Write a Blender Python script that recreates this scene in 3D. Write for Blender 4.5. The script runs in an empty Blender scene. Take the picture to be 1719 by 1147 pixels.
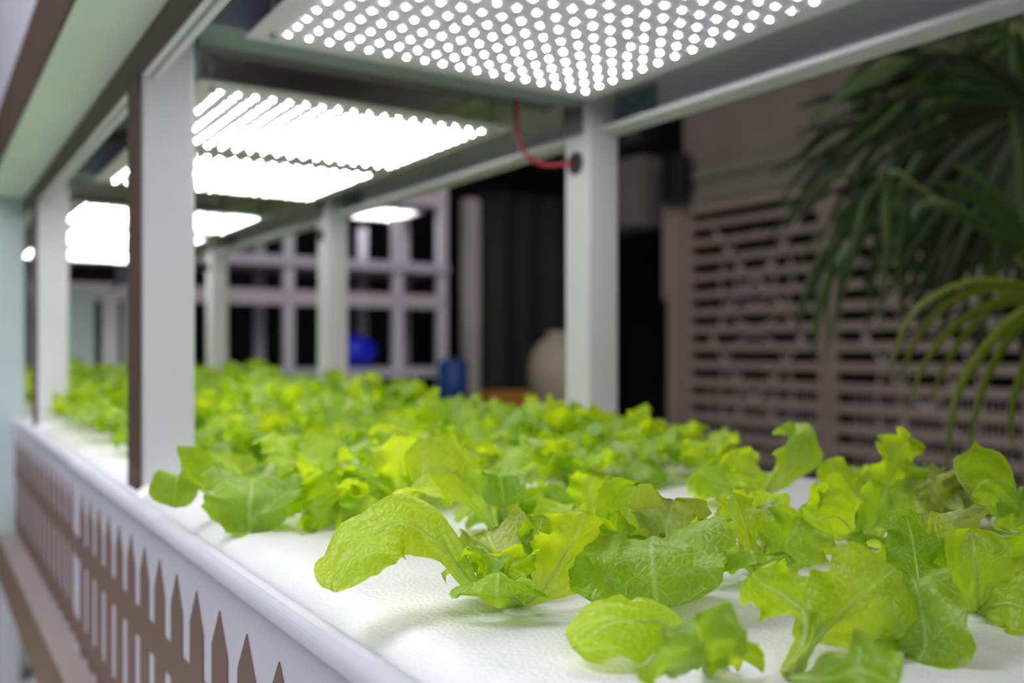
import bpy, bmesh, math, random
from mathutils import Vector, Matrix, noise
C = bpy.context.scene.collection
PI = math.pi
R = math.radians
F = 1562.0
YAW = R(32.7)
FW = Vector((math.sin(YAW), math.cos(YAW), 0)); RT = Vector((math.cos(YAW), -math.sin(YAW), 0)); UP = Vector((0, 0, 1))

def at(x, y, d):
    """the place seen at photo point x, y at distance d in front of the lens"""
    return (FW*F + RT*(x-859.5) + UP*(588-y))*(d/F)
def cv(r, u, f):
    return RT*r + UP*u + FW*f

# ---------------------------------------------------------------- materials
def nodes(name):
    m = bpy.data.materials.new(name); m.use_nodes = True
    nt = m.node_tree; nt.nodes.clear()
    out = nt.nodes.new('ShaderNodeOutputMaterial')
    return m, nt, out
def srgb(r, g, b):
    f = lambda c: (c/255/12.92) if c/255 <= .04045 else ((c/255+.055)/1.055)**2.4
    return (f(r), f(g), f(b), 1)
def paint(name, col, rough=.5, bump=0, bscale=60, var=.06, metallic=0, vscale=4, spec=.5):
    m, nt, out = nodes(name)
    b = nt.nodes.new('ShaderNodeBsdfPrincipled')
    tc = nt.nodes.new('ShaderNodeTexCoord')
    n = nt.nodes.new('ShaderNodeTexNoise'); n.inputs['Scale'].default_value = vscale; n.inputs['Detail'].default_value = 4
    nt.links.new(tc.outputs['Object'], n.inputs['Vector'])
    r = nt.nodes.new('ShaderNodeValToRGB')
    r.color_ramp.elements[0].position = .3; r.color_ramp.elements[1].position = .7
    r.color_ramp.elements[0].color = tuple(c*(1-var) for c in col[:3])+(1,)
    r.color_ramp.elements[1].color = tuple(min(1, c*(1+var)) for c in col[:3])+(1,)
    nt.links.new(n.outputs['Fac'], r.inputs['Fac']); nt.links.new(r.outputs['Color'], b.inputs['Base Color'])
    b.inputs['Roughness'].default_value = rough; b.inputs['Metallic'].default_value = metallic
    b.inputs['Specular IOR Level'].default_value = spec
    if bump:
        n2 = nt.nodes.new('ShaderNodeTexNoise'); n2.inputs['Scale'].default_value = bscale; n2.inputs['Detail'].default_value = 6
        nt.links.new(tc.outputs['Object'], n2.inputs['Vector'])
        bp = nt.nodes.new('ShaderNodeBump'); bp.inputs['Strength'].default_value = bump; bp.inputs['Distance'].default_value = .004
        nt.links.new(n2.outputs['Fac'], bp.inputs['Height']); nt.links.new(bp.outputs['Normal'], b.inputs['Normal'])
    nt.links.new(b.outputs[0], out.inputs[0])
    return m
M = {}
M['white'] = paint('white_paint', (.72, .72, .76, 1), .42)
M['pale_green'] = paint('pale_green_board', (.70, .80, .68, 1), .5)
M['pale_blue'] = paint('pale_blue_board', (.52, .62, .62, 1), .5)
M['slate'] = paint('slate_paint', (.24, .27, .37, 1), .45)
M['charcoal'] = paint('charcoal_paint', (.13, .115, .145, 1), .5)
M['teal'] = paint('teal_bracket', (.13, .27, .33, 1), .45, var=.3, vscale=60)
M['steel'] = paint('steel', (.5, .5, .48, 1), .35, metallic=1)
M['brass'] = paint('rusty_bolt', (.25, .17, .10, 1), .5)
M['brown'] = paint('brown_trim', (.085, .055, .04, 1), .5)
M['tan'] = paint('tan_trim', (.17, .10, .055, 1), .5)
M['ledge'] = paint('ledge_grey', (.30, .26, .25, 1), .5)
M['picket'] = paint('picket_brown', (.175, .108, .082, 1), .55)
M['lavender'] = paint('plastic_white', (.60, .59, .68, 1), .38)
M['shelf'] = paint('shelf_grey', (.62, .56, .60, 1), .5)
M['black'] = paint('black_plastic', (.012, .012, .014, 1), .4)
M['red'] = paint('red_wire', (.62, .03, .06, 1), .4)
M['gate'] = paint('gate_brown_grey', (.30, .245, .205, 1), .6)
M['lattice'] = paint('lattice_grey', (.60, .52, .50, 1), .7)
M['beige_wall'] = paint('beige_wall', (.22, .19, .165, 1), .8)
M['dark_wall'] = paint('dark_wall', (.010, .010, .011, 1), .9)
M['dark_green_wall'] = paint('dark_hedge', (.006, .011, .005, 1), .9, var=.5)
M['floor'] = paint('floor_pale', (.80, .84, .80, 1), .6)
M['dark_floor'] = paint('dark_floor', (.06, .055, .05, 1), .8)
M['beige'] = paint('beige_glaze', (.50, .45, .33, 1), .5)
M['drape'] = paint('grey_drape', (.022, .024, .022, 1), .85)
M['blue'] = paint('blue_plastic', (.01, .02, .75, 1), .4)
M['navy'] = paint('navy_plastic', (.005, .06, .25, 1), .4)
M['orange'] = paint('orange_plastic', (.55, .25, .05, 1), .5)
M['greybox'] = paint('grey_metal_box', (.15, .14, .14, 1), .5)
M['stem'] = paint('cane_green', (.10, .14, .03, 1), .5)
M['pot'] = paint('terracotta', (.30, .12, .07, 1), .7)
M['soil'] = paint('soil', (.03, .02, .015, 1), .9)

def foam():
    m, nt, out = nodes('white_foam')
    b = nt.nodes.new('ShaderNodeBsdfPrincipled'); tc = nt.nodes.new('ShaderNodeTexCoord')
    v = nt.nodes.new('ShaderNodeTexVoronoi'); v.inputs['Scale'].default_value = 330
    n = nt.nodes.new('ShaderNodeTexNoise'); n.inputs['Scale'].default_value = 45; n.inputs['Detail'].default_value = 5
    for q in (v, n): nt.links.new(tc.outputs['Object'], q.inputs['Vector'])
    ad = nt.nodes.new('ShaderNodeMath'); ad.operation = 'MULTIPLY_ADD'; ad.inputs[1].default_value = .55
    nt.links.new(v.outputs['Distance'], ad.inputs[0]); nt.links.new(n.outputs['Fac'], ad.inputs[2])
    bp = nt.nodes.new('ShaderNodeBump'); bp.inputs['Strength'].default_value = .35; bp.inputs['Distance'].default_value = .002
    nt.links.new(ad.outputs[0], bp.inputs['Height']); nt.links.new(bp.outputs['Normal'], b.inputs['Normal'])
    b.inputs['Base Color'].default_value = (.84, .84, .86, 1); b.inputs['Roughness'].default_value = .32
    b.inputs['Specular IOR Level'].default_value = .45
    nt.links.new(b.outputs[0], out.inputs[0])
    return m
M['foam'] = foam()

def emit(name, col, s):
    m, nt, out = nodes(name)
    e = nt.nodes.new('ShaderNodeEmission'); e.inputs[0].default_value = col; e.inputs[1].default_value = s
    nt.links.new(e.outputs[0], out.inputs[0]); return m
M['led'] = emit('led_light', (1, .96, .99, 1), 265)
M['tube'] = emit('lamp_light', (1, .98, .98, 1), 5)

def leafmat(name, c_low, c_high, c_trans, trans=.45, rough=.40, red=0, veins=True):
    m, nt, out = nodes(name)
    N = nt.nodes.new; L = nt.links.new
    def math_(op, a, b=None, c=None):
        q = N('ShaderNodeMath'); q.operation = op
        for i, x in enumerate((a, b, c)):
            if x is None: continue
            if hasattr(x, 'links'): L(x, q.inputs[i])
            else: q.inputs[i].default_value = x
        return q.outputs[0]
    uv = N('ShaderNodeUVMap'); sp = N('ShaderNodeSeparateXYZ'); L(uv.outputs[0], sp.inputs[0])
    tc = N('ShaderNodeTexCoord')
    nz = N('ShaderNodeTexNoise'); nz.inputs['Scale'].default_value = 28; nz.inputs['Detail'].default_value = 3
    L(tc.outputs['Object'], nz.inputs['Vector'])
    au = math_('ABSOLUTE', math_('SUBTRACT', sp.outputs[0], .5))           # 0 at rib, .5 at rim
    mid = math_('SUBTRACT', 1, math_('DIVIDE', au, .035)); mid = math_('MAXIMUM', mid, 0)
    a = math_('MULTIPLY_ADD', sp.outputs[1], 7.0, math_('MULTIPLY', au, -4.2))
    a = math_('MULTIPLY_ADD', nz.outputs['Fac'], 1.1, a)
    fr = math_('ABSOLUTE', math_('SUBTRACT', math_('FRACT', a), .5))
    side = math_('MAXIMUM', math_('SUBTRACT', 1, math_('DIVIDE', fr, .05)), 0)
    vo = N('ShaderNodeTexVoronoi'); vo.feature = 'DISTANCE_TO_EDGE'; vo.inputs['Scale'].default_value = 210
    L(tc.outputs['Object'], vo.inputs['Vector'])
    fine = math_('MINIMUM', math_('MULTIPLY', vo.outputs['Distance'], 3.0), 1)
    vein = math_('MAXIMUM', mid, math_('MULTIPLY', side, .55))
    vein = math_('MAXIMUM', vein, math_('MULTIPLY', math_('SUBTRACT', 1, math_('MINIMUM', math_('MULTIPLY', fine, 4), 1)), .18))
    ramp = N('ShaderNodeValToRGB'); ramp.color_ramp.elements[0].position = .3; ramp.color_ramp.elements[1].position = .7
    ramp.color_ramp.elements[0].color = c_low; ramp.color_ramp.elements[1].color = c_high
    oi = N('ShaderNodeObjectInfo')
    L(math_('ADD', math_('MULTIPLY', nz.outputs['Fac'], .55), math_('MULTIPLY', oi.outputs['Random'], .5)), ramp.inputs['Fac'])
    mx = N('ShaderNodeMixRGB'); L(math_('MULTIPLY', vein, .75 if veins else .15), mx.inputs[0]); L(ramp.outputs[0], mx.inputs[1])
    mx.inputs[2].default_value = (.62, .80, .30, 1)
    basec = mx.outputs[0]
    if veins:   # the stalk end of the blade is paler
        m3 = N('ShaderNodeMixRGB'); st = math_('MULTIPLY', math_('MAXIMUM', math_('SUBTRACT', 1, math_('DIVIDE', sp.outputs[1], .42)), 0), math_('SUBTRACT', 1, math_('MULTIPLY', au, 1.3)))
        L(math_('MULTIPLY', st, .75), m3.inputs[0]); L(basec, m3.inputs[1]); m3.inputs[2].default_value = (.70, .84, .45, 1); basec = m3.outputs[0]
    if red:
        n2 = N('ShaderNodeTexNoise'); n2.inputs['Scale'].default_value = 60; L(tc.outputs['Object'], n2.inputs['Vector'])
        rr = math_('MULTIPLY', math_('MAXIMUM', math_('SUBTRACT', n2.outputs['Fac'], .5), 0), red*5)
        m2 = N('ShaderNodeMixRGB'); L(rr, m2.inputs[0]); L(basec, m2.inputs[1]); m2.inputs[2].default_value = (.22, .14, .10, 1); m2.use_clamp = True
        basec = m2.outputs[0]
    b = N('ShaderNodeBsdfPrincipled'); L(basec, b.inputs['Base Color'])
    b.inputs['Roughness'].default_value = rough; b.inputs['Specular IOR Level'].default_value = .85 if veins else .5
    b.inputs['Coat Weight'].default_value = .3 if veins else .1; b.inputs['Coat Roughness'].default_value = .28
    t = N('ShaderNodeBsdfTranslucent'); mt = N('ShaderNodeMixRGB'); mt.blend_type = 'MIX'; mt.inputs[0].default_value = .25
    mt.inputs[1].default_value = c_trans; L(basec, mt.inputs[2]); L(mt.outputs[0], t.inputs['Color'])
    h = math_('MULTIPLY_ADD', vein, -.8, math_('MULTIPLY', fine, .45))
    bp = N('ShaderNodeBump'); bp.inputs['Strength'].default_value = .45; bp.inputs['Distance'].default_value = .0017
    L(h, bp.inputs['Height']); L(bp.outputs['Normal'], b.inputs['Normal'])
    ms = N('ShaderNodeMixShader'); ms.inputs[0].default_value = trans
    L(b.outputs[0], ms.inputs[1]); L(t.outputs[0], ms.inputs[2]); L(ms.outputs[0], out.inputs[0])
    return m
LIME = leafmat('lettuce_lime', (.24, .43, .008, 1), (.46, .64, .02, 1), (.72, .96, .002, 1), .62)
GREEN = leafmat('lettuce_green', (.14, .29, .006, 1), (.32, .50, .015, 1), (.58, .86, .002, 1), .54)
YELLOW = leafmat('lettuce_yellow', (.34, .52, .012, 1), (.50, .66, .025, 1), (.80, .97, .002, 1), .64)
BRONZE = leafmat('lettuce_bronze', (.32, .42, .07, 1), (.52, .60, .20, 1), (.66, .80, .03, 1), .42, red=.35)
M['rib'] = leafmat('pale_rib', (.60, .74, .22, 1), (.70, .82, .30, 1), (.80, .92, .25, 1), .45, .3, veins=False)
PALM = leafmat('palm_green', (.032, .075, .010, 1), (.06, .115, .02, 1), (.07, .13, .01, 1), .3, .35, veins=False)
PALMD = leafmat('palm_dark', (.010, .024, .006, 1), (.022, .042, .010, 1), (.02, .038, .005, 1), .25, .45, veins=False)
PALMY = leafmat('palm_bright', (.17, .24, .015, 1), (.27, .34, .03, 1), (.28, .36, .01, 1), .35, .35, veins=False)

# ---------------------------------------------------------------- helpers
def bx(bm, x0, x1, y0, y1, z0, z1, bev=0, mi=0, seg=2):
    vs = [bm.verts.new((x, y, z)) for x in (x0, x1) for y in (y0, y1) for z in (z0, z1)]
    fs = [bm.faces.new([vs[i] for i in q]) for q in ((0, 1, 3, 2), (4, 6, 7, 5), (0, 4, 5, 1), (2, 3, 7, 6), (0, 2, 6, 4), (1, 5, 7, 3))]
    for f in fs: f.material_index = mi
    if bev:
        es = list({e for f in fs for e in f.edges})
        r = bmesh.ops.bevel(bm, geom=es, offset=bev, segments=seg, affect='EDGES', profile=.5)
        for f in r['faces']: f.material_index = mi
def tube(bm, pts, rad, n=8, mi=0, cap=True):
    pts = [Vector(p) for p in pts]; rings = []
    ref = None
    for i, p in enumerate(pts):
        t = (pts[min(i+1, len(pts)-1)]-pts[max(i-1, 0)]).normalized()
        if ref is None:
            ref = t.orthogonal().normalized()
        ref = (ref - t*ref.dot(t)).normalized()
        b = t.cross(ref); r = rad[i] if isinstance(rad, (list, tuple)) else rad
        rings.append([bm.verts.new(p+(ref*math.cos(2*PI*k/n)+b*math.sin(2*PI*k/n))*r) for k in range(n)])
    for a, c in zip(rings, rings[1:]):
        for k in range(n):
            f = bm.faces.new((a[k], a[(k+1) % n], c[(k+1) % n], c[k])); f.material_index = mi; f.smooth = True
    if cap:
        bm.faces.new(rings[0][::-1]).material_index = mi; bm.faces.new(rings[-1]).material_index = mi
def lathe(bm, c, prof, n=32, mi=0):
    rings = [[bm.verts.new((c[0]+r*math.cos(2*PI*k/n), c[1]+r*math.sin(2*PI*k/n), c[2]+z)) for k in range(n)] for r, z in prof]
    for a, b in zip(rings, rings[1:]):
        for k in range(n):
            f = bm.faces.new((a[k], a[(k+1) % n], b[(k+1) % n], b[k])); f.material_index = mi; f.smooth = True
def prism(bm, poly, axis, a, b):
    """poly of 2D points extruded along axis ('x': poly is y,z)"""
    def mk(p, t): return {'x': (t, p[0], p[1]), 'y': (p[0], t, p[1]), 'z': (p[0], p[1], t)}[axis]
    A = [bm.verts.new(mk(p, a)) for p in poly]; B = [bm.verts.new(mk(p, b)) for p in poly]
    bm.faces.new(A); bm.faces.new(B[::-1])
    for i in range(len(poly)):
        j = (i+1) % len(poly); bm.faces.new((A[j], A[i], B[i], B[j]))
def obj(name, bm, mats, parent=None, smooth=False):
    bmesh.ops.recalc_face_normals(bm, faces=bm.faces) if not smooth else None
    me = bpy.data.meshes.new(name); bm.to_mesh(me); bm.free()
    for m in (mats if isinstance(mats, (list, tuple)) else [mats]): me.materials.append(m)
    if smooth:
        for p in me.polygons: p.use_smooth = True
    o = bpy.data.objects.new(name, me); C.objects.link(o)
    if parent: o.parent = parent
    return o
def tag(o, label, cat, group=None, kind=None):
    o['label'] = label; o['category'] = cat
    if group: o['group'] = group
    if kind: o['kind'] = kind
    return o
def thing(name, label, cat, loc=(0, 0, 0), group=None):
    o = bpy.data.objects.new(name, None); C.objects.link(o); o.location = loc; o.empty_display_size = .03
    return tag(o, label, cat, group)
def adopt(o, root):
    """parent without moving a mesh written in world coordinates"""
    o.parent = root; o.matrix_parent_inverse = Matrix.Translation(root.location).inverted(); return o
def P(name, mats, root, fn, smooth=False):
    bm = bmesh.new(); fn(bm); o = obj(name, bm, mats, None, smooth)
    return adopt(o, root) if root else o
def box(name, mat, root, x0, x1, y0, y1, z0, z1, bev=.002):
    return P(name, mat, root, lambda bm: bx(bm, x0, x1, y0, y1, z0, z1, bev))
def struct(name, mat, *a):
    o = box(name, mat, None, *a, 0); o['kind'] = 'structure'; return o

# ---------------------------------------------------------------- the room
struct('floor', M['floor'], -1.6, 6.2, -1.5, 9.5, -1.10, -1.02)
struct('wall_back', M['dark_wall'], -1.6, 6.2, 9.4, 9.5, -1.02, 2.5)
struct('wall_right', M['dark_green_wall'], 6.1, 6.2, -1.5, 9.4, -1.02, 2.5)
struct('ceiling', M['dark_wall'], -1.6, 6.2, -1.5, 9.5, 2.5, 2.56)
# wall of the gate front: beige band above the gate
w = struct('wall_front', M['beige_wall'], 4.50, 4.62, -1.2, 4.80, 1.22, 2.5)
def bands(bm):
    bx(bm, 4.43, 4.50, -1.2, 4.78, 1.14, 1.22, .006); bx(bm, 4.46, 4.50, -1.2, 4.78, 1.04, 1.14, .004); bx(bm, 4.41, 4.50, -1.2, 4.78, .985, 1.04, .006)
t_ = P('trim_1', paint('grey_green_rail', (.20, .20, .165, 1), .5), None, bands); t_['kind'] = 'structure'

# ---------------------------------------------------------------- rack that holds the lettuce
LX, RX, PW = .2143, .8438, .060
YP = [1.105, 2.155, 3.205, 4.255]
rack = thing('grow_rack', 'white metal grow rack with brown outer trim holding the lettuce bed', 'plant rack', (.56, 2.0, -1.02))
def post_bm(x, y):
    def f(bm):
        bx(bm, x, x+PW, y, y+PW, -1.02, .455, .006, seg=3)
    return f
for y in YP:
    for x in (LX, RX):
        p = P('post', M['white'], rack, post_bm(x, y))
        if x == LX:
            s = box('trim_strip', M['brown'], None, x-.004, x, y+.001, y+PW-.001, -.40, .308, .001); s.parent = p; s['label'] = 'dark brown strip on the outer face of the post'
# long beams
def beam_left(bm):
    bx(bm, .2143, .2225, -.3, 5.3, .308, .40, .002); bx(bm, .2262, .2345, -.3, 5.3, .308, .40, .002)
    bx(bm, .2224, .2263, -.3, 5.3, .335, .40)
    bx(bm, .2143, .2345, -.3, 5.3, .40, .455)
P('long_beam', M['white'], rack, beam_left)
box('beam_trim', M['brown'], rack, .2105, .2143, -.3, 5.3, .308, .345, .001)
def beam_right(bm):
    bx(bm, .902, .908, -.3, 5.3, .332, .47, .002)            # web
    bx(bm, .866, .908, -.3, 5.3, .328, .336, .002)           # lower flange
    bx(bm, .866, .908, -.3, 5.3, .462, .47, .002)
    bx(bm, .907, .9135, -.3, 5.3, .340, .346, .001)          # outer groove ridge
P('long_beam', M['white'], rack, beam_right)
# overhang in front of the upper tier
box('overhang_board', M['pale_green'], rack, .134, .2105, -.3, 2.40, .345, .353, .001)
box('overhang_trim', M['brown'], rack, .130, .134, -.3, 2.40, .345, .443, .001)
box('upper_ledge', M['lavender'], rack, .130, .19, -.3, 2.40, .443, .449, .001)
box('upper_trough_face', M['lavender'], rack, .150, .156, -.3, 2.40, .449, .86, .001)
box('end_panel', M['pale_blue'], rack, .10, .2103, 2.375, 2.40, -.49, .345, .002)
box('base_ledge', M['ledge'], rack, .155, .2, -.3, 2.375, -.418, -.41, .002)
box('base_trim', M['tan'], rack, .151, .155, -.3, 2.375, -.49, -.41, .001)
box('base_shelf', M['slate'], rack, .155, .905, -.3, 5.3, -.46, -.419, .002)
# upper shelf
box('upper_shelf', M['shelf'], rack, .2345, .902, -.3, 5.3, .470, .480, .001)
# cross bars
for i, y in enumerate([.055]+YP):
    xs0, xs1 = LX+PW, RX
    def cb(bm):
        y0 = y-.03
        bx(bm, xs0, xs1, y0-.014, y0+.062, .3655, .44, .003); bx(bm, xs0, xs1, y0+.062, y0+.09, .376, .44, .003)
    P('cross_bar', M['slate'], rack, cb)
    box('cable_channel', M['charcoal'], rack, xs0-.02, xs1+.02, y+.082, y+.140, .388, .45, .002)
    def side_beam(bm): bx(bm, LX+.012, LX+.050, y+.003, y+.057, .372, .44)
for y in YP:
    b = P('corner_bracket', M['teal'], rack, lambda bm: bx(bm, .8965, .9019, y-.088, y-.004, .3365, .384, .001))
    for by, bz in ((-.070, .348), (-.070, .370), (-.044, .360), (-.020, .350), (-.020, .372)):
        def bolt(bm): 
            tube(bm, [(.8965, y+by, bz), (.8925, y+by, bz)], .0052, 6)
        o = P('bolt', M['brass'], None, bolt); o.parent = b
    P('corner_bracket', M['charcoal'], rack, lambda bm: bx(bm, .8388, .8438, y+.012, y+.056, .325, .372, .001))
    P('corner_bracket', M['teal'], rack, lambda bm: bx(bm, LX+PW, LX+PW+.005, y+.005, y+.055, .32, .372, .001))
# black grommets in the inner face of the right posts
for k, y in enumerate(YP[:3]):
    def grom(bm):
        c = Vector((.8438, y+.030, .283))
        prof = [(0.0001, .0055), (.004, .0055), (.0045, .001), (.0075, .001), (.0085, .006), (.0145, .0055), (.0175, .0015), (.0175, 0)]
        rings = [[bm.verts.new((c.x-h, c.y+r*math.cos(2*PI*q/24), c.z+r*math.sin(2*PI*q/24))) for q in range(24)] for r, h in prof]
        for a, b2 in zip(rings, rings[1:]):
            for q in range(24): bm.faces.new((a[q], a[(q+1) % 24], b2[(q+1) % 24], b2[q])).smooth = True
    P('grommet', M['black'], rack, grom)

# ---------------------------------------------------------------- trough, rafts, fence panels
tr = thing('grow_trough', 'long white plastic trough under the foam rafts', 'trough', (.55, 2.0, -.409))
def trough(bm):
    bx(bm, .1945, .200, -.3, 4.3, -.408, -.168, .001); bx(bm, .895, .902, -.3, 4.3, -.408, -.155, .001)
    bx(bm, .1945, .902, -.3, 4.3, -.4085, -.400); bx(bm, .1945, .902, 4.3, 4.306, -.408, -.160, .001)
P('trough_body', M['lavender'], tr, trough)
P('water', M['slate'], tr, lambda bm: bx(bm, .201, .894, -.299, 4.299, -.399, -.20))
hole_xy = []
def raft(y0, y1, label, dz=0):
    def f(bm):
        # cross-section with the wide soft front shoulder, small shoulder at back
        x0, x1, zt, zb = .2065, .889, -.150+dz, -.196+dz
        prof = []
        for k in range(9):
            a = PI - k*PI/16
            prof.append((x0+.030+.030*math.cos(a), zt-.016+.016*math.sin(a)))
        for k in range(7):
            a = PI/2 - k*PI/12
            prof.append((x1-.010+.010*math.cos(a), zt-.010+.010*math.sin(a)))
        prof += [(x1, zb), (x0, zb)]
        ys = [(y0, .010), (y0+.003, .004), (y0+.010, 0), (y1-.010, 0), (y1-.003, .004), (y1, .010)]
        rings = []
        for yy, drop in ys:
            rings.append([bm.verts.new((px, yy, max(zb, pz-drop))) for px, pz in prof])
        for a, b in zip(rings, rings[1:]):
            for k in range(len(prof)):
                q = bm.faces.new((a[k], a[(k+1) % len(prof)], b[(k+1) % len(prof)], b[k])); q.smooth = k < len(prof)-3
        bm.faces.new(rings[0]); bm.faces.new(rings[-1][::-1])
    o = P('foam_raft', M['foam'], None, f)
    return tag(o, label, 'foam raft', 'white foam rafts')
rf = [(-.29, 1.075, 'white sparkling foam raft nearest the camera with the sharp seedlings'),
      (1.083, 2.02, 'white foam raft directly beyond the near left post'),
      (2.028, 3.1, 'white foam raft under the blurred far lettuces'),
      (3.108, 4.25, 'white foam raft at the far end of the bed')]
for r in rf: raft(*r)

Z_B, Z_T = -.4085, -.150
def fence(y0, y1, dx, label):
    root = thing('fence_panel', label, 'fence panel', (.19, (y0+y1)/2, Z_B), 'picket panels along the trough')
    box('backing_board', M['lavender'], root, .1885-dx, .1942, y0, y1, Z_B, -.160, .0008)
    def rail(bm):
        prof = [(.1942, -.172), (.1942, -.1515), (.191-dx, -.1475), (.184-dx, -.1475), (.1795-dx, -.150), (.1775-dx, -.155), (.1785-dx, -.160), (.1885-dx, -.1625)]
        prism(bm, prof, 'y', y0, y1)
    o = P('top_rail', M['lavender'], root, rail); m = o.modifiers.new('Bevel', 'BEVEL'); m.width = .002; m.segments = 2
    xa, xb = .1875-dx, .18845-dx
    pitch = .0652
    n0 = math.ceil((y0+.022-.613)/pitch); n1 = math.floor((y1-.022-.613)/pitch)
    first = None
    for k in range(n0, n1+1):
        yc = .613+k*pitch
        if first is None:
            bm = bmesh.new(); h = .0203
            prism(bm, [(-h, -.180), (-h, .067), (-h*.93, .070), (0, .0965), (h*.93, .070), (h, .067), (h, -.180)], 'x', -.0005, .0005)
            first = obj('picket', bm, M['picket']); o = first
        else:
            o = first.copy(); C.objects.link(o)
        # picket mesh runs from its middle: top -.188, bottom near -.405
        o.location = Vector(((xa+xb)/2, yc, -.2845)) - root.location
        o.scale = (1, 1, 1); o.parent = root
    # trim bottom by z extents of rails
    for za, zb in ((-.2805, -.2515), (-.395, -.362)):
        P('cross_rail', M['picket'], root, lambda bm: bx(bm, xa, xb, y0+.01, y1-.01, za, zb))
    return root
# shorten pickets so they stand on the ledge
fence(-.10, 1.405, .003, 'near lavender-white panel with brown picket fence beside the raft')
fence(1.412, 2.36, 0, 'farther, more blurred picket fence panel running up to the pale end panel')
for o in bpy.data.objects:
    if o.name.startswith('picket'):
        me = o.data
        for v in me.vertices:
            if v.co.z < -.12: v.co.z = -.118

# ---------------------------------------------------------------- LED panels
ZP = .360
led_me = None
def led_mesh(bm, x, y, z, r=.0017, n=8):
    vs = [bm.verts.new((x+r*math.cos(2*PI*k/n), y+r*math.sin(2*PI*k/n), z)) for k in range(n)]
    bm.faces.new(vs[::-1])
X0L, DXL, NXL = .3585, .0250, 18
def panel(yfar, rows, dy, label, detail=False):
    """yfar: the dot row farthest from the camera"""
    ynear = yfar-(rows-1)*dy
    root = thing('led_grow_light', label, 'grow light', (.57, (yfar+ynear)/2, ZP+.012), 'LED grow light panels')
    y0, y1 = ynear-.045, yfar+.038
    box('plate', M['plate'], root, .321, .819, y0, y1, ZP, ZP+.004, .001)
    box('driver_box', M['shelf'], root, .50, .64, (y0+y1)/2-.03, (y0+y1)/2+.03, ZP+.004, ZP+.03, .002)
    for hx in (.345, .795):
        for hy in (y0+.03, y1-.03):
            P('hanger', M['steel'], root, lambda bm: (tube(bm, [(hx, hy, ZP-.004), (hx, hy, .468)], .0035, 8), tube(bm, [(hx, hy, .440), (hx, hy, .469)], .008, 10), tube(bm, [(hx, hy, ZP-.0045), (hx, hy, ZP-.0005)], .0055, 6)))
    dots = [(X0L+DXL*i, yfar-dy*j) for i in range(NXL) for j in range(rows)]
    if detail:
        dots = [(x+(.0055 if (i == 14*rows+6) else 0), y) for i, (x, y) in enumerate(dots)]
        # in the photo the farthest dots (and those inside the frame) show
        vis = lambda p: (p[1] > .46+.2*(p[0]-.36))
        dots.sort(key=lambda p: (not vis(p), -p[1]))
        near, rest = dots[:100], dots[100:]
        bm = bmesh.new(); led_mesh(bm, 0, 0, 0); proto = None
        for x, y in near:
            if proto is None: proto = obj('led', bm, M['led'], root, True); o = proto
            else: o = proto.copy(); C.objects.link(o); o.parent = root
            o.location = Vector((x, y, ZP-.0012))-root.location
    else: rest = dots
    o = P('led_array', M['led'], root, lambda bm: [led_mesh(bm, x, y, ZP-.0012, n=6 if not detail else 8) for x, y in rest], True)
    o['kind'] = 'stuff'
    return root
M['plate'] = paint('plate_white', (.78, .73, .90, 1), .35)
panel(1.0313, 15, .030, 'nearest LED grow light with separate round glowing dots overhead', True)
panel(1.667, 13, .0295, 'LED grow light just beyond the first cross bar, wide white glare')
panel(2.120, 13, .0295, 'second LED grow light beyond the near posts, before the second post')
panel(2.870, 13, .0295, 'LED grow light just beyond the second pair of posts')
panel(3.42, 13, .0295, 'LED grow light seen as a glowing band between the second and third posts')
panel(4.05, 13, .0295, 'faint farthest LED grow light near the end of the rack')

# red lamp cable from the light into the grommet
def wire(bm):
    g = Vector((.8375, 1.135, .283))
    pts = [Vector((.78, 1.2, .40)), Vector((.779, 1.2, .35)), Vector((.781, 1.19, .31)), Vector((.79, 1.17, .287)), Vector((.81, 1.155, .280)), g]
    out = []
    for i in range(len(pts)-1):
        p0, p1, p2, p3 = pts[max(i-1, 0)], pts[i], pts[i+1], pts[min(i+2, len(pts)-1)]
        for k in range(6):
            t = k/6; out.append(.5*((2*p1)+(p2-p0)*t+(2*p0-5*p1+4*p2-p3)*t*t+(3*p1-3*p2+p3-p0)*t**3))
    out.append(g); tube(bm, out, .0028, 8)
def wire2(bm):
    bm2 = bmesh.new(); wire(bm2)
    for v in bm2.verts: v.co += Vector((.0, .003, .0035))
    me = bpy.data.meshes.new('t'); bm2.to_mesh(me); bm2.free(); bm.from_mesh(me); bpy.data.meshes.remove(me)
cab = thing('power_cable', 'red and black lamp cable plugged into the black grommet on the near right post', 'cable', (.8375, 1.135, .283))
P('red_wire', M['red'], cab, wire); P('black_wire', M['black'], cab, wire2)

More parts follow.
